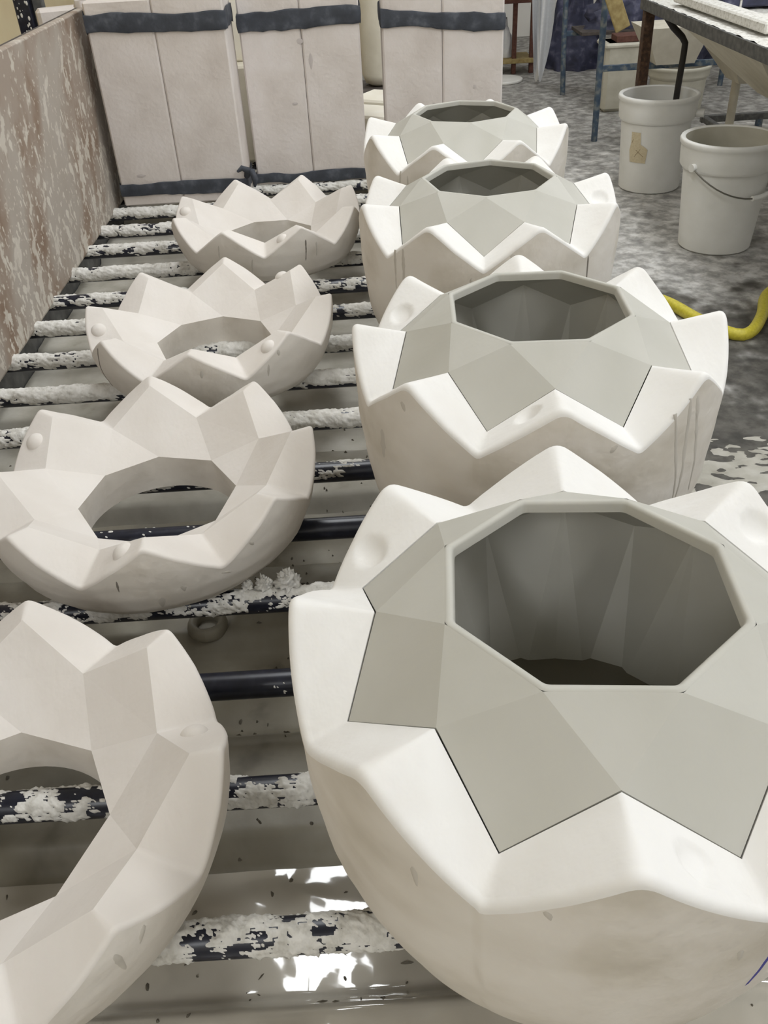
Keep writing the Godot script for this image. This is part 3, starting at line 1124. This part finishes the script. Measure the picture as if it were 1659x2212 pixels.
	mb.box(Vector3(tx + 0.75, 0.08, tz + 0.006), Vector3(1.48, 0.045, 0.012), 0.002)
	part("edge_angle", mb, M.steel, wt)
	var fn := FastNoiseLite.new()
	fn.seed = 71
	fn.frequency = 1.0
	fn.fractal_octaves = 4
	var rows2 := []
	for i in 120:
		var row := PackedVector3Array()
		for j in 60:
			var x := lerpf(tx + 0.004, tx + 1.48, j / 59.0)
			var z := lerpf(tz + 0.004, -1.6, i / 119.0)
			row.append(Vector3(x, 0.1035 + 0.006 * fn.get_noise_2d(x * 9.0, z * 9.0) + 0.004 * fn.get_noise_2d(x * 40.0, z * 40.0), z))
		rows2.append(row)
	mb = MB.new()
	mb.grid(rows2, false, true)
	part("plaster_crust", mb, M.crust, wt, "white plaster caked over the table top")
	mb = MB.new()
	mb.box(Vector3(tx + 0.75, 0.085, (tz - 1.6) * 0.5), Vector3(1.47, 0.02, -1.62 - tz), 0.001)
	part("table_top", mb, M.steel, wt)
	for q in [[tx + 0.03, tz + 0.05, 0], [tx + 1.4, tz + 0.05, 1], [tx + 1.4, -1.7, 1]]:
		mb = MB.new()
		mb.box(Vector3(q[0], (FLOOR + 0.058) * 0.5, q[1]), Vector3(0.045, 0.058 - FLOOR, 0.045), 0.003)
		part("leg", mb, M.brown_steel, wt, "rust-brown steel leg")
	mb = MB.new()
	mb.tube([Vector3(1.36, 0.058, -4.3), Vector3(1.4, 0.01, -4.3), Vector3(1.445, -0.03, -4.3), Vector3(1.462, -0.055, -4.3), Vector3(1.462, -0.1, -4.3), Vector3(1.456, -0.24, -4.3), Vector3(1.45, -0.6, -4.3)], 0.014, 12)
	part("drain_pipe", mb, M.black_pipe, wt, "bent black pipe below the table")
	# funnel basins hanging below the top
	for q in [[Vector3(1.665, 0.06, -3.55), 0.34, 0.11, 0.205], [Vector3(1.74, 0.06, -4.95 + 0.75), 0.26, 0.08, 0.26]]:
		var f := MB.new()
		var c: Vector3 = q[0]
		var top := []
		var low := []
		for k in [[-1, -1], [1, -1], [1, 1], [-1, 1]]:
			top.append(c + Vector3(k[0] * q[1], 0, k[1] * q[1] * 1.2))
			low.append(c + Vector3(k[0] * q[2], -q[3], k[1] * q[2]))
		for k in 4:
			f.quad_from(top[k], top[(k + 1) % 4], low[(k + 1) % 4], low[k], c - Vector3(0, 0.05, 0))
		f.quad_from(low[0], low[1], low[2], low[3], c)
		var fo := part("funnel_basin", f, M.plaster_cream, wt, "cream funnel basin below the table")
		var ot := MB.new()
		ot.tube([c - Vector3(0.06, q[3], 0), c - Vector3(0.06, q[3] + 0.2, 0)], 0.019, 14)
		part("outlet_pipe", ot, M.plaster_cream, fo)
	# things on the table top
	var crate := thing("blue_crate", "dark blue crate with pale dribbles standing on the work table", "crate", Vector3(1.66, 0.1145, -4.05))
	mb = MB.new()
	mb.box(Vector3(0, 0.09, 0), Vector3(0.38, 0.18, 0.22), 0.006)
	part("body", mb, M.tarp, crate)
	for q in [-0.12, 0.09, 0.13]:
		mb = MB.new()
		mb.box(Vector3(q, 0.07, 0.112), Vector3(0.008, 0.14, 0.006), 0.001)
		part("dribble", mb, M.crust, crate)
	mb = MB.new()
	mb.box(Vector3(0, 0.016, 0), Vector3(0.075, 0.035, 0.95), 0.006, Basis(Vector3.UP, deg_to_rad(1)))
	solo("plaster_batten", mb, M.crust, "long plaster-covered batten lying along the work table edge", "batten", Vector3(1.405, 0.1165, -3.75))
	solo("plaster_heap", heap(Vector3(0.4, 0.05, 0.3), 81, 0.5), M.crust, "low heap of white plaster on the work table", "heap", Vector3(1.70, 0.1145, -3.5))
	# blue rack behind
	var rk := thing("blue_rack", "blue steel rack with splashed legs behind the work table", "rack", Vector3.ZERO)
	for q in [[1.309, -5.14, 1.303], [1.389, -6.4, 1.36], [2.42, -5.14, 2.42], [2.45, -6.4, 2.45]]:
		mb = MB.new()
		mb.tube([Vector3(q[0], FLOOR, q[1]), Vector3((q[0] + q[2]) * 0.5, -0.3, q[1]), Vector3(q[2], 0.9, q[1])], 0.017, 10)
		part("leg", mb, M.blue_steel, rk)
	for q in [[-0.284, -5.14, 1.31, 2.42], [-0.284, -6.4, 1.38, 2.45], [0.3, -5.14, 1.31, 2.42]]:
		mb = MB.new()
		mb.box(Vector3((q[2] + q[3]) * 0.5, q[0], q[1]), Vector3(q[3] - q[2], 0.03, 0.02), 0.002)
		part("crossbar", mb, M.blue_steel, rk)
	mb = MB.new()
	mb.box(Vector3(1.92, -0.259, -6.3), Vector3(0.98, 0.02, 0.3), 0.002)
	part("shelf_board", mb, M.dark_wood, rk)
	# tarpaulins and sacks on the rack and the floor beyond
	solo("dark_tarpaulin", heap(Vector3(0.6, 0.2, 0.24), 91, 0.4), M.tarp, "crumpled navy tarpaulin on the blue rack shelf", "tarpaulin", Vector3(1.78, -0.249, -6.3))
	var tb := MB.new()
	var tt := []
	var tl := []
	for k in [[-1, -1], [1, -1], [1, 1], [-1, 1]]:
		tt.append(Vector3(1.66 + k[0] * 0.17, -0.09, -5.14 + k[1] * 0.15))
		tl.append(Vector3(1.68 + k[0] * 0.10, -0.2685, -5.14 + k[1] * 0.09))
	for k in 4:
		tb.quad_from(tt[k], tt[(k + 1) % 4], tl[(k + 1) % 4], tl[k], Vector3(1.66, -0.15, -5.14))
	tb.quad_from(tl[0], tl[1], tl[2], tl[3], Vector3(1.66, -0.1, -5.14))
	tb.quad_from(tt[0], tt[1], tt[2], tt[3], Vector3(1.66, -0.2, -5.14))
	solo("beige_trough", tb, M.plaster_cream, "beige plaster trough sitting on the blue rack's crossbar", "trough")
	solo("dark_tarpaulin", heap(Vector3(0.8, 0.42, 0.6), 93, 0.5), M.tarp, "navy tarpaulin heaped on the floor behind the blue rack", "tarpaulin", Vector3(2.3, FLOOR, -7.3))
	solo("dark_sack", heap(Vector3(0.42, 0.5, 0.4), 95, 0.35), M.tarp, "dark sack on the floor between rack and hanging cloth", "sack", Vector3(1.66, FLOOR, -7.4))
	# low grey stand
	var st := thing("low_stand", "low grey steel stand below the work table basin", "stand", Vector3.ZERO)
	mb = MB.new()
	mb.box(Vector3(2.2, -0.535, -5.0), Vector3(0.72, 0.035, 0.03), 0.003)
	part("rail", mb, M.steel, st)
	mb = MB.new()
	mb.box(Vector3(1.86, -0.535, -4.6), Vector3(0.03, 0.03, 0.8), 0.003)
	part("rail", mb, M.steel, st)
	for q in [[2.16, -5.0], [2.54, -5.0], [1.86, -4.22], [2.54, -4.3]]:
		mb = MB.new()
		mb.box(Vector3(q[0], (FLOOR - 0.55) * 0.5, q[1]), Vector3(0.03, -0.55 - FLOOR, 0.03), 0.002)
		part("leg", mb, M.blue_steel, st)
	mb = MB.new()
	mb.box(Vector3(0, 0, 0), Vector3(0.06, 0.012, 0.5), 0.002, Basis(Vector3.FORWARD, deg_to_rad(64)) * Basis(Vector3.UP, deg_to_rad(6)))
	mb = MB.new()
	mb.box(Vector3.ZERO, Vector3(0.075, 0.62, 0.02), 0.003, Basis(Vector3.BACK, deg_to_rad(25)))
	solo("leaning_plank", mb, M.wood, "yellowish plank leaning against the blue rack", "plank", Vector3(1.235, 0.2, -4.98))
	# hanging cloth
	mb = MB.new()
	var cr := []
	for i in 26:
		var t := i / 25.0
		var row := PackedVector3Array()
		for j in 40:
			var s := j / 39.0
			var tail := 0.42 + 0.58 * pow(absf(sin(s * PI * 2.0 + 0.55)), 0.7)
			var hgt := lerpf(0.75, FLOOR + 0.01, t * tail * 1.0)
			var wdt := lerpf(0.19, 0.23 - 0.10 * t, t)
			var x := 1.30 + (s - 0.5) * wdt + 0.03 * t * sin(s * 9.0)
			var z := -6.8 + 0.035 * sin(s * 21.0 + t * 2.0) * (0.4 + t)
			row.append(Vector3(x, hgt, z))
		cr.append(row)
	mb.grid(cr, false, false)
	solo("hanging_cloth", mb, M.cloth, "long white cloth hanging in pointed folds to the floor", "cloth")
	mb = MB.new()
	mb.tube([Vector3(0.9, 0.76, -6.8), Vector3(1.75, 0.76, -6.8)], 0.012, 10)
	mb.tube([Vector3(0.92, FLOOR, -6.8), Vector3(0.92, 0.78, -6.8)], 0.012, 10)
	mb.tube([Vector3(1.73, FLOOR, -6.8), Vector3(1.73, 0.78, -6.8)], 0.012, 10)
	solo("drying_rail", mb, M.steel, "thin steel rail carrying the hanging white cloth", "rail")
	# brown shelf unit behind the third tall mould
	var sh := thing("wooden_shelf", "brown wooden shelf unit far behind the third tall mold", "shelf", Vector3(1.12, FLOOR, -7.35))
	for q in [[0.09, "shelf_board"], [0.48, "shelf_board"]]:
		mb = MB.new()
		mb.box(Vector3(0, q[0], 0), Vector3(0.42, 0.03, 0.3), 0.003)
		part(q[1], mb, M.wood if q[0] < 0.2 else M.red_brown, sh)
	for x in [-0.2, 0.07, 0.2]:
		mb = MB.new()
		mb.box(Vector3(x, 0.24, 0.1), Vector3(0.03, 0.48, 0.04), 0.002)
		part("upright", mb, M.red_brown, sh)
	mb = MB.new()
	mb.box(Vector3(0, 0.09, 0), Vector3(0.36, 0.18, 0.24), 0.005)
	solo("brown_carton", mb, M.red_brown, "reddish brown carton on top of the wooden shelf unit", "carton", Vector3(1.1, FLOOR + 0.497, -7.35))
	solo("white_sack", heap(Vector3(0.16, 0.24, 0.16), 101, 0.3), M.cloth, "small white sack standing in the wooden shelf unit", "sack", Vector3(1.11, FLOOR + 0.106, -7.35))
	mb = MB.new()
	mb.lathe([Vector2(0.0, 0.0), Vector2(0.15, 0.0), Vector2(0.155, 0.006), Vector2(0.155, 0.016), Vector2(0.15, 0.02), Vector2(0.13, 0.018), Vector2(0.0, 0.016)], Vector3.ZERO, 40)
	solo("bucket_lid", mb, M.bucket, "round white bucket lid lying on the floor", "lid", Vector3(1.06, FLOOR, -6.98))
	# yellow hose on the floor
	mb = MB.new()
	var cv := Curve3D.new()
	for p in [Vector3(0.55, FLOOR + 0.02, -3.0), Vector3(0.86, FLOOR + 0.02, -2.99), Vector3(1.03, FLOOR + 0.02, -2.84), Vector3(1.09, FLOOR + 0.02, -2.68), Vector3(1.16, FLOOR + 0.02, -2.565), Vector3(1.22, FLOOR + 0.02, -2.58), Vector3(1.30, FLOOR + 0.02, -2.70), Vector3(1.38, FLOOR + 0.02, -2.86), Vector3(1.52, FLOOR + 0.02, -2.98), Vector3(1.75, FLOOR + 0.02, -3.0)]:
		cv.add_point(p)
	for i in cv.point_count:
		var p0 := cv.get_point_position(maxi(i - 1, 0))
		var p1 := cv.get_point_position(mini(i + 1, cv.point_count - 1))
		cv.set_point_in(i, (p0 - p1) / 6.0)
		cv.set_point_out(i, (p1 - p0) / 6.0)
	var pts := []
	var nn := 70
	for i in nn + 1:
		pts.append(cv.sample_baked(cv.get_baked_length() * i / nn, true))
	mb.tube(pts, 0.0195, 14)
	solo("yellow_hose", mb, M.hose, "yellow rubber hose curving over the floor", "hose")
	# slip spilt on the floor beside the table
	var spill := MB.new()
	var fs := FastNoiseLite.new()
	fs.seed = 111
	fs.frequency = 1.0
	fs.fractal_octaves = 4
	var srows := []
	for i in 60:
		var row := PackedVector3Array()
		for j in 90:
			var x := lerpf(0.5, 1.5, j / 89.0)
			var z := lerpf(-1.98, -1.62, i / 59.0)
			var e := 1.0 - absf(z + 1.8) / 0.17
			row.append(Vector3(x, FLOOR + clampf((e * 0.55 - 0.18 + fs.get_noise_2d(x * 14.0, z * 24.0) * 0.9) * 0.012, -0.004, 0.008), z))
		srows.append(row)
	spill.grid(srows, false, true)
	var so := solo("slip_spill", spill, M.slip_pale, "dried white slip spilt on the floor beside the casting table", "spill")
	so.set_meta("kind", "stuff")


# ------------------------------------------------------------------ room and light
func lamp(at: Vector3, size: Vector2, energy: float, label: String) -> void:
	var t := thing("ceiling_light", label, "light", at, "fluorescent ceiling lights")
	var mb := MB.new()
	mb.box(Vector3(0, 0.045, 0), Vector3(size.x + 0.05, 0.07, size.y + 0.05), 0.005)
	part("housing", mb, M.ceiling, t)
	mb = MB.new()
	mb.box(Vector3(0, 0.0, 0), Vector3(size.x, 0.02, size.y), 0.003)
	var gm := plain(Color(1, 1, 1), 0.5)
	gm.emission_enabled = true
	gm.emission = Color(1.0, 1.0, 0.99)
	gm.emission_energy_multiplier = 3.0
	part("diffuser", mb, gm, t)
	for s in [-1.0, 1.0]:
		mb = MB.new()
		mb.tube([Vector3(0, 0.07, s * size.y * 0.35), Vector3(0, CEIL - at.y, s * size.y * 0.35)], 0.006, 8)
		part("hanger", mb, M.steel, t)
	var l := AreaLight3D.new()
	l.name = "glow"
	l.area_size = size
	l.light_energy = energy
	l.light_color = Color(0.97, 0.985, 1.0)
	l.area_range = 30.0
	l.area_attenuation = 2.0
	l.shadow_enabled = true
	l.position = Vector3(0, -0.02, 0)
	l.rotation_degrees.x = -90
	t.add_child(l)


func room() -> void:
	var x0 := -1.75
	var x1 := 4.2
	var z0 := 2.6
	var z1 := -9.0
	var cx := (x0 + x1) * 0.5
	var cz := (z0 + z1) * 0.5
	var mb := MB.new()
	mb.box(Vector3(cx, FLOOR - 0.1, cz), Vector3(x1 - x0 + 0.4, 0.2, z0 - z1 + 0.4), 0.0)
	var fl := struct("floor", mb, M.floor)
	# screed on top of the slab: darker beside the casting table, palest round the buckets, mid grey beyond
	var fw := 384
	var fh := 768
	var img := Image.create(fw, fh, false, Image.FORMAT_RGB8)
	var n1 := FastNoiseLite.new()
	n1.seed = 91
	n1.frequency = 1.0
	n1.fractal_octaves = 5
	n1.fractal_gain = 0.6
	var dark := c8(96, 93, 87)
	var pale := c8(206, 204, 200)
	var grey := c8(172, 170, 166)
	for j in fh:
		for i in fw:
			var px := lerpf(x0, x1, (i + 0.5) / fw)
			var pz := lerpf(z1, z0, (j + 0.5) / fh)
			var nz := n1.get_noise_2d(px * 2.2, pz * 2.2)
			var nf := n1.get_noise_2d(px * 9.0 + 40.0, pz * 9.0)
			var zz := pz + nz * 1.1 + nf * 0.5
			var col := dark.lerp(pale, smoothstep(-2.4, -3.0, zz)).lerp(grey, smoothstep(-4.2, -5.2, zz))
			var k := 1.0 + 0.22 * nf
			img.set_pixel(i, j, Color(col.r * k, col.g * k, col.b * k))
	var fm := plain(Color.WHITE, 0.75)
	fm.albedo_texture = ImageTexture.create_from_image(img)
	fm.detail_enabled = true
	fm.detail_blend_mode = BaseMaterial3D.BLEND_MODE_MUL
	fm.detail_uv_layer = BaseMaterial3D.DETAIL_UV_2
	fm.detail_albedo = noise_tex([[0.0, c8(168, 167, 165)], [0.38, c8(206, 205, 203)], [0.55, c8(236, 235, 233)], [0.7, Color.WHITE], [1.0, Color.WHITE]], 0.02, 7, 53, 1024, false, 4.0, 0.65)
	fm.uv2_triplanar = true
	fm.uv2_world_triplanar = true
	fm.uv2_scale = Vector3.ONE / 1.7
	var top := MB.new()
	top.grid([PackedVector3Array([Vector3(x0, FLOOR + 0.0005, z1), Vector3(x1, FLOOR + 0.0005, z1)]), PackedVector3Array([Vector3(x0, FLOOR + 0.0005, z0), Vector3(x1, FLOOR + 0.0005, z0)])], false, true, [PackedVector2Array([Vector2(0, 0), Vector2(1, 0)]), PackedVector2Array([Vector2(0, 1), Vector2(1, 1)])])
	part("screed", top, fm, fl, "dusty concrete floor")
	mb = MB.new()
	mb.box(Vector3(cx, CEIL + 0.1, cz), Vector3(x1 - x0 + 0.4, 0.2, z0 - z1 + 0.4), 0.0)
	struct("ceiling", mb, M.ceiling)
	var hy := CEIL - FLOOR
	var my := (CEIL + FLOOR) * 0.5
	for w in [["wall_left", Vector3(x0 - 0.1, my, cz), Vector3(0.2, hy, z0 - z1)], ["wall_right", Vector3(x1 + 0.1, my, cz), Vector3(0.2, hy, z0 - z1)], ["wall_back", Vector3(cx, my, z1 - 0.1), Vector3(x1 - x0, hy, 0.2)], ["wall_front", Vector3(cx, my, z0 + 0.1), Vector3(x1 - x0, hy, 0.2)]]:
		mb = MB.new()
		mb.box(w[1], w[2], 0.0)
		struct(w[0], mb, M.wall_cream if w[0] == "wall_left" else M.wall)


func _ready() -> void:
	# camera
	var cam := Camera3D.new()
	cam.name = "camera"
	cam.fov = 60.334
	cam.near = 0.02
	cam.far = 60.0
	var right := Vector3(0.99813253, -0.04761468, 0.03826603)
	var up := Vector3(0.06100635, 0.80890306, -0.58476838)
	var back := Vector3(-0.00310995, 0.58601081, 0.81029726)
	cam.transform = Transform3D(Basis(right, up, back).orthonormalized(), Vector3(0, 0.6106, 0))
	add_child(cam)
	cam.current = true
	# environment: a closed room, black outside
	var we := WorldEnvironment.new()
	we.name = "environment"
	var env := Environment.new()
	env.background_mode = Environment.BG_COLOR
	env.background_color = Color.BLACK
	env.tonemap_mode = Environment.TONE_MAPPER_LINEAR
	env.tonemap_exposure = 0.9
	env.sdfgi_enabled = true
	env.ssao_enabled = true
	env.ssil_enabled = true
	we.environment = env
	add_child(we)
	wob.seed = 2
	wob.frequency = 0.02
	wob.fractal_octaves = 2
	make_materials()
	# ceiling lights
	lamp(Vector3(-0.18, 1.95, -1.8), Vector2(0.34, 1.3), 1.4, "ceiling light right above the rows of molds")
	lamp(Vector3(1.6, 1.95, -2.7), Vector2(0.34, 1.3), 2.4, "ceiling light above the aisle before the buckets")
	lamp(Vector3(1.5, 1.95, -0.4), Vector2(0.34, 1.3), 2.2, "ceiling light above the aisle beside the front mold")
	lamp(Vector3(-1.0, 1.95, 1.75), Vector2(0.34, 1.3), 2.2, "added fill light behind the photographer on the left")  # unseen lamp added to brighten the mold sides
	lamp(Vector3(1.3, 1.95, 1.75), Vector2(0.34, 1.3), 1.0, "added fill light behind the photographer on the right")  # second unseen fill lamp, added behind the camera
	lamp(Vector3(-0.18, 1.95, -4.6), Vector2(0.34, 1.3), 0.9, "ceiling light beyond the far end of the casting table")
	lamp(Vector3(1.9, 1.95, -5.0), Vector2(0.34, 1.3), 1.5, "ceiling light above the work table")
	lamp(Vector3(3.1, 1.95, -0.9), Vector2(0.34, 1.3), 2.4, "added fill light at the right hand wall")  # extra unseen lamp put in to brighten the buckets
	lamp(Vector3(0.9, 1.95, -7.2), Vector2(0.34, 1.3), 1.1, "ceiling light at the far end of the room")
	room()
	casting_table()
	var ord := ["nearest to the camera", "second from the camera", "third from the camera", "fourth from the camera", "fifth from the camera", "sixth from the camera", "seventh from the camera", "eighth from the camera", "ninth from the camera", "tenth from the camera", "eleventh from the camera", "twelfth from the camera", "thirteenth from the camera", "fourteenth from the camera", "below the first tall box mold", "below the second and third tall box molds", "behind the tall box molds", "below the stored white slabs", "below the dark plank at the table end"]
	var zs := [-0.3686, -0.5045, -0.6375, -0.767, -0.8985, -1.0294, -1.174, -1.309, -1.4407, -1.5815, -1.7137, -1.863, -2.0088, -2.1466, -2.285, -2.425, -2.56, -2.70, -2.83]
	var lef := [0.2, 0.05, -0.6, 0.2, -0.5, 0.3, 0.4, 0.55, 0.42, 0.55, 0.12, 0.6, 0.3, 0.28, 0.4, 0.4, 0.4, 0.4, 0.4]
	var rig := [0.22, 0.02, -0.75, 0.2, -0.9, -0.1, 0.75, 0.55, 0.6, 0.1, 0.15, 0.3, 0.4, 0.4, 0.4, 0.4, 0.4, 0.4, 0.4]
	for i in zs.size():
		pipe(zs[i], "navy steel pipe across the casting table, " + ord[i], lef[i], rig[i], 200 + i)
	for i in 3:
		pipe(-2.97 - 0.135 * i, "navy steel pipe across the casting table, " + ["third last at the far end", "second last at the far end", "last at the far end"][i], 0.4, 0.4, 240 + i)
	for q in [[Vector3(-0.138, -0.043, -0.772), 0.019, 121], [Vector3(-0.112, -0.0425, -0.773), 0.026, 123], [Vector3(-0.158, -0.0435, -0.774), 0.013, 125]]:
		var lm := heap(Vector3(q[1], q[1] * 0.7, q[1] * 0.8), q[2], 0.75)
		solo("plaster_crumb", lm, M.crust, ["white plaster crumb on the fourth pipe, middle of three", "largest white plaster crumb on the fourth pipe, rightmost of three", "smallest white plaster crumb on the fourth pipe, leftmost of three"][[121, 123, 125].find(q[2])], "crumb", q[0], "plaster crumbs on the fourth pipe")
	splash_board()
	# bottom halves with their vessels (right hand row, from the front)
	mold_base("largest-looking white plaster mold base at the front right, holding a clay vessel", Vector2(0.1341, -0.4360), -27.83, [[11, 0.6, 0.58], [6, 0.65, 0.6], [1, 0.5, 0.55]], [[-11.9, 0.164, -11.3, 0.143, 0.006], [41.0, 0.131, 41.7, 0.115, 0.006], [48.6, 0.11, 46.8, 0.066, 0.0035, 2], [9.9, 0.176, 10.8, 0.167, 0.005]], 0.0)
	vessel("grey faceted clay vessel in the front mold, nearest to the camera", Vector2(0.1341, -0.4360), -27.83)
	mold_base("second white plaster mold base in the right row, with grey drips at its right", Vector2(0.1824, -0.8922), -25.80, [[11, 0.55, 0.5], [0, 0.6, 0.42]], [[55.7, 0.185, 64.8, 0.06, 0.006], [61.3, 0.195, 66.0, 0.06, 0.007], [64.2, 0.195, 75.0, 0.06, 0.007], [37.3, 0.17, 36.0, 0.16, 0.008], [-24.5, 0.192, -23.5, 0.18, 0.007], [-35.5, 0.143, -36.2, 0.104, 0.012]], 31.0)
	vessel("grey faceted clay vessel in the second mold of the right row", Vector2(0.1824, -0.8922), -25.80)
	mold_base("third white plaster mold base in the right row from the front", Vector2(0.1946, -1.3835), -9.28, [[9, 0.5, 0.5], [4, 0.5, 0.5]], [[-39.6, 0.171, -40.2, 0.11, 0.005], [-35.0, 0.177, -35.5, 0.1, 0.006], [11.5, 0.18, 11.4, 0.168, 0.007], [-4.7, 0.147, -4.7, 0.12, 0.005], [46.8, 0.157, 48.2, 0.1, 0.004, 1]], 57.0)
	vessel("grey faceted clay vessel in the third mold of the right row", Vector2(0.1946, -1.3835), -9.28)
	mold_base("rearmost white plaster mold base in the right row, before the tall box molds", Vector2(0.2106, -1.8452), 0.29, [[9, 0.5, 0.5]], [[-38.3, 0.157, -38.1, 0.12, 0.005], [-42.8, 0.162, -44.2, 0.125, 0.005]], 83.0)
	vessel("grey faceted clay vessel in the rearmost mold of the right row", Vector2(0.2106, -1.8452), 0.29)
	# top halves lying upside down (left hand row, from the front)
	mold_top("front plaster mold ring on the left, cut by the photo's left edge", Vector2(-0.3313, -0.4416), 1.97, [[4, 0.7, 0.55], [9, 0.5, 0.5]], [[50.4, 0.054, 48.4, 0.035, 0.006], [43.2, 0.053, 44.5, 0.02, 0.006]], 101.0)
	mold_top("second plaster mold ring on the left, counted from the front", Vector2(-0.2736, -0.9011), 8.93, [[10, 0.5, 0.6], [15, 0.6, 0.4]], [[-9.9, 0.035, -10.4, 0.015, 0.003, 1], [1.8, 0.0, 0.9, -0.022, 0.008], [9.0, 0.012, 9.3, 0.001, 0.007], [32.5, 0.038, 34.1, 0.029, 0.007], [22.0, 0.013, 25.2, 0.006, 0.008]], 127.0)
	mold_top("third plaster mold ring on the left, with a dark crack down its side", Vector2(-0.2558, -1.3527), -1.40, [[12, 0.55, 0.62], [1, 0.6, 0.6], [6, 0.35, 0.3]], [[-48.2, 0.06, -57.6, -0.026, 0.0035, 1], [33.0, 0.036, 32.7, 0.012, 0.006], [4.4, 0.046, 3.8, 0.031, 0.006], [38.1, 0.053, 38.4, 0.042, 0.007]], 153.0)
	mold_top("rearmost plaster mold ring on the left, before the tall box molds", Vector2(-0.2015, -1.8726), -20.79, [[12, 0.45, 0.62], [1, 0.5, 0.6]], [[46.9, 0.048, 46.7, 0.0, 0.004, 1], [-3.2, 0.046, -4.9, 0.016, 0.004], [15.5, 0.019, 13.7, -0.012, 0.004], [53.5, 0.038, 54.1, 0.004, 0.004]], 179.0)
	# tall strapped moulds
	var t1 := tall_mold("left tall plaster box mold beside the spattered board, bound with rubber straps", -0.604, -0.289, -2.30, 0.14, 0.41, -0.452, [[0.363, -0.006, 0.021], [-0.006, -0.004, 0.016]], 300)
	smudge(t1, Vector3(-0.548, 0.028, -2.30), Vector2(0.013, 0.004), 5)
	part("strap_knot", knot(Vector3(-0.286, 0.012, -2.305)), M.rubber, t1, "frayed knot of the lower strap")
	var t2 := tall_mold("middle tall plaster box mold bound with a twisted rubber strap", -0.273, 0.019, -2.42, 0.14, 0.40, -0.124, [[0.338, 0.006, 0.021], [-0.028, -0.002, 0.014]], 320)
	smudge(t2, Vector3(-0.106, 0.245, -2.42), Vector2(0.005, 0.018), 6)
	smudge(t2, Vector3(-0.155, 0.15, -2.42), Vector2(0.008, 0.004), 7)
	smudge(t2, Vector3(-0.128, 0.29, -2.42), Vector2(0.008, 0.007), 8)
	var t3 := tall_mold("right tall plaster box mold behind the rearmost vessel", 0.073, 0.371, -2.42, 0.14, 0.40, 0.220, [[0.318, -0.022, 0.019], [-0.03, 0.0, 0.012]], 340)
	smudge(t3, Vector3(0.197, 0.128, -2.42), Vector2(0.006, 0.006), 9)
	smudge(t3, Vector3(0.30, 0.165, -2.42), Vector2(0.004, 0.005), 10)
	back_of_table()
	background_right()
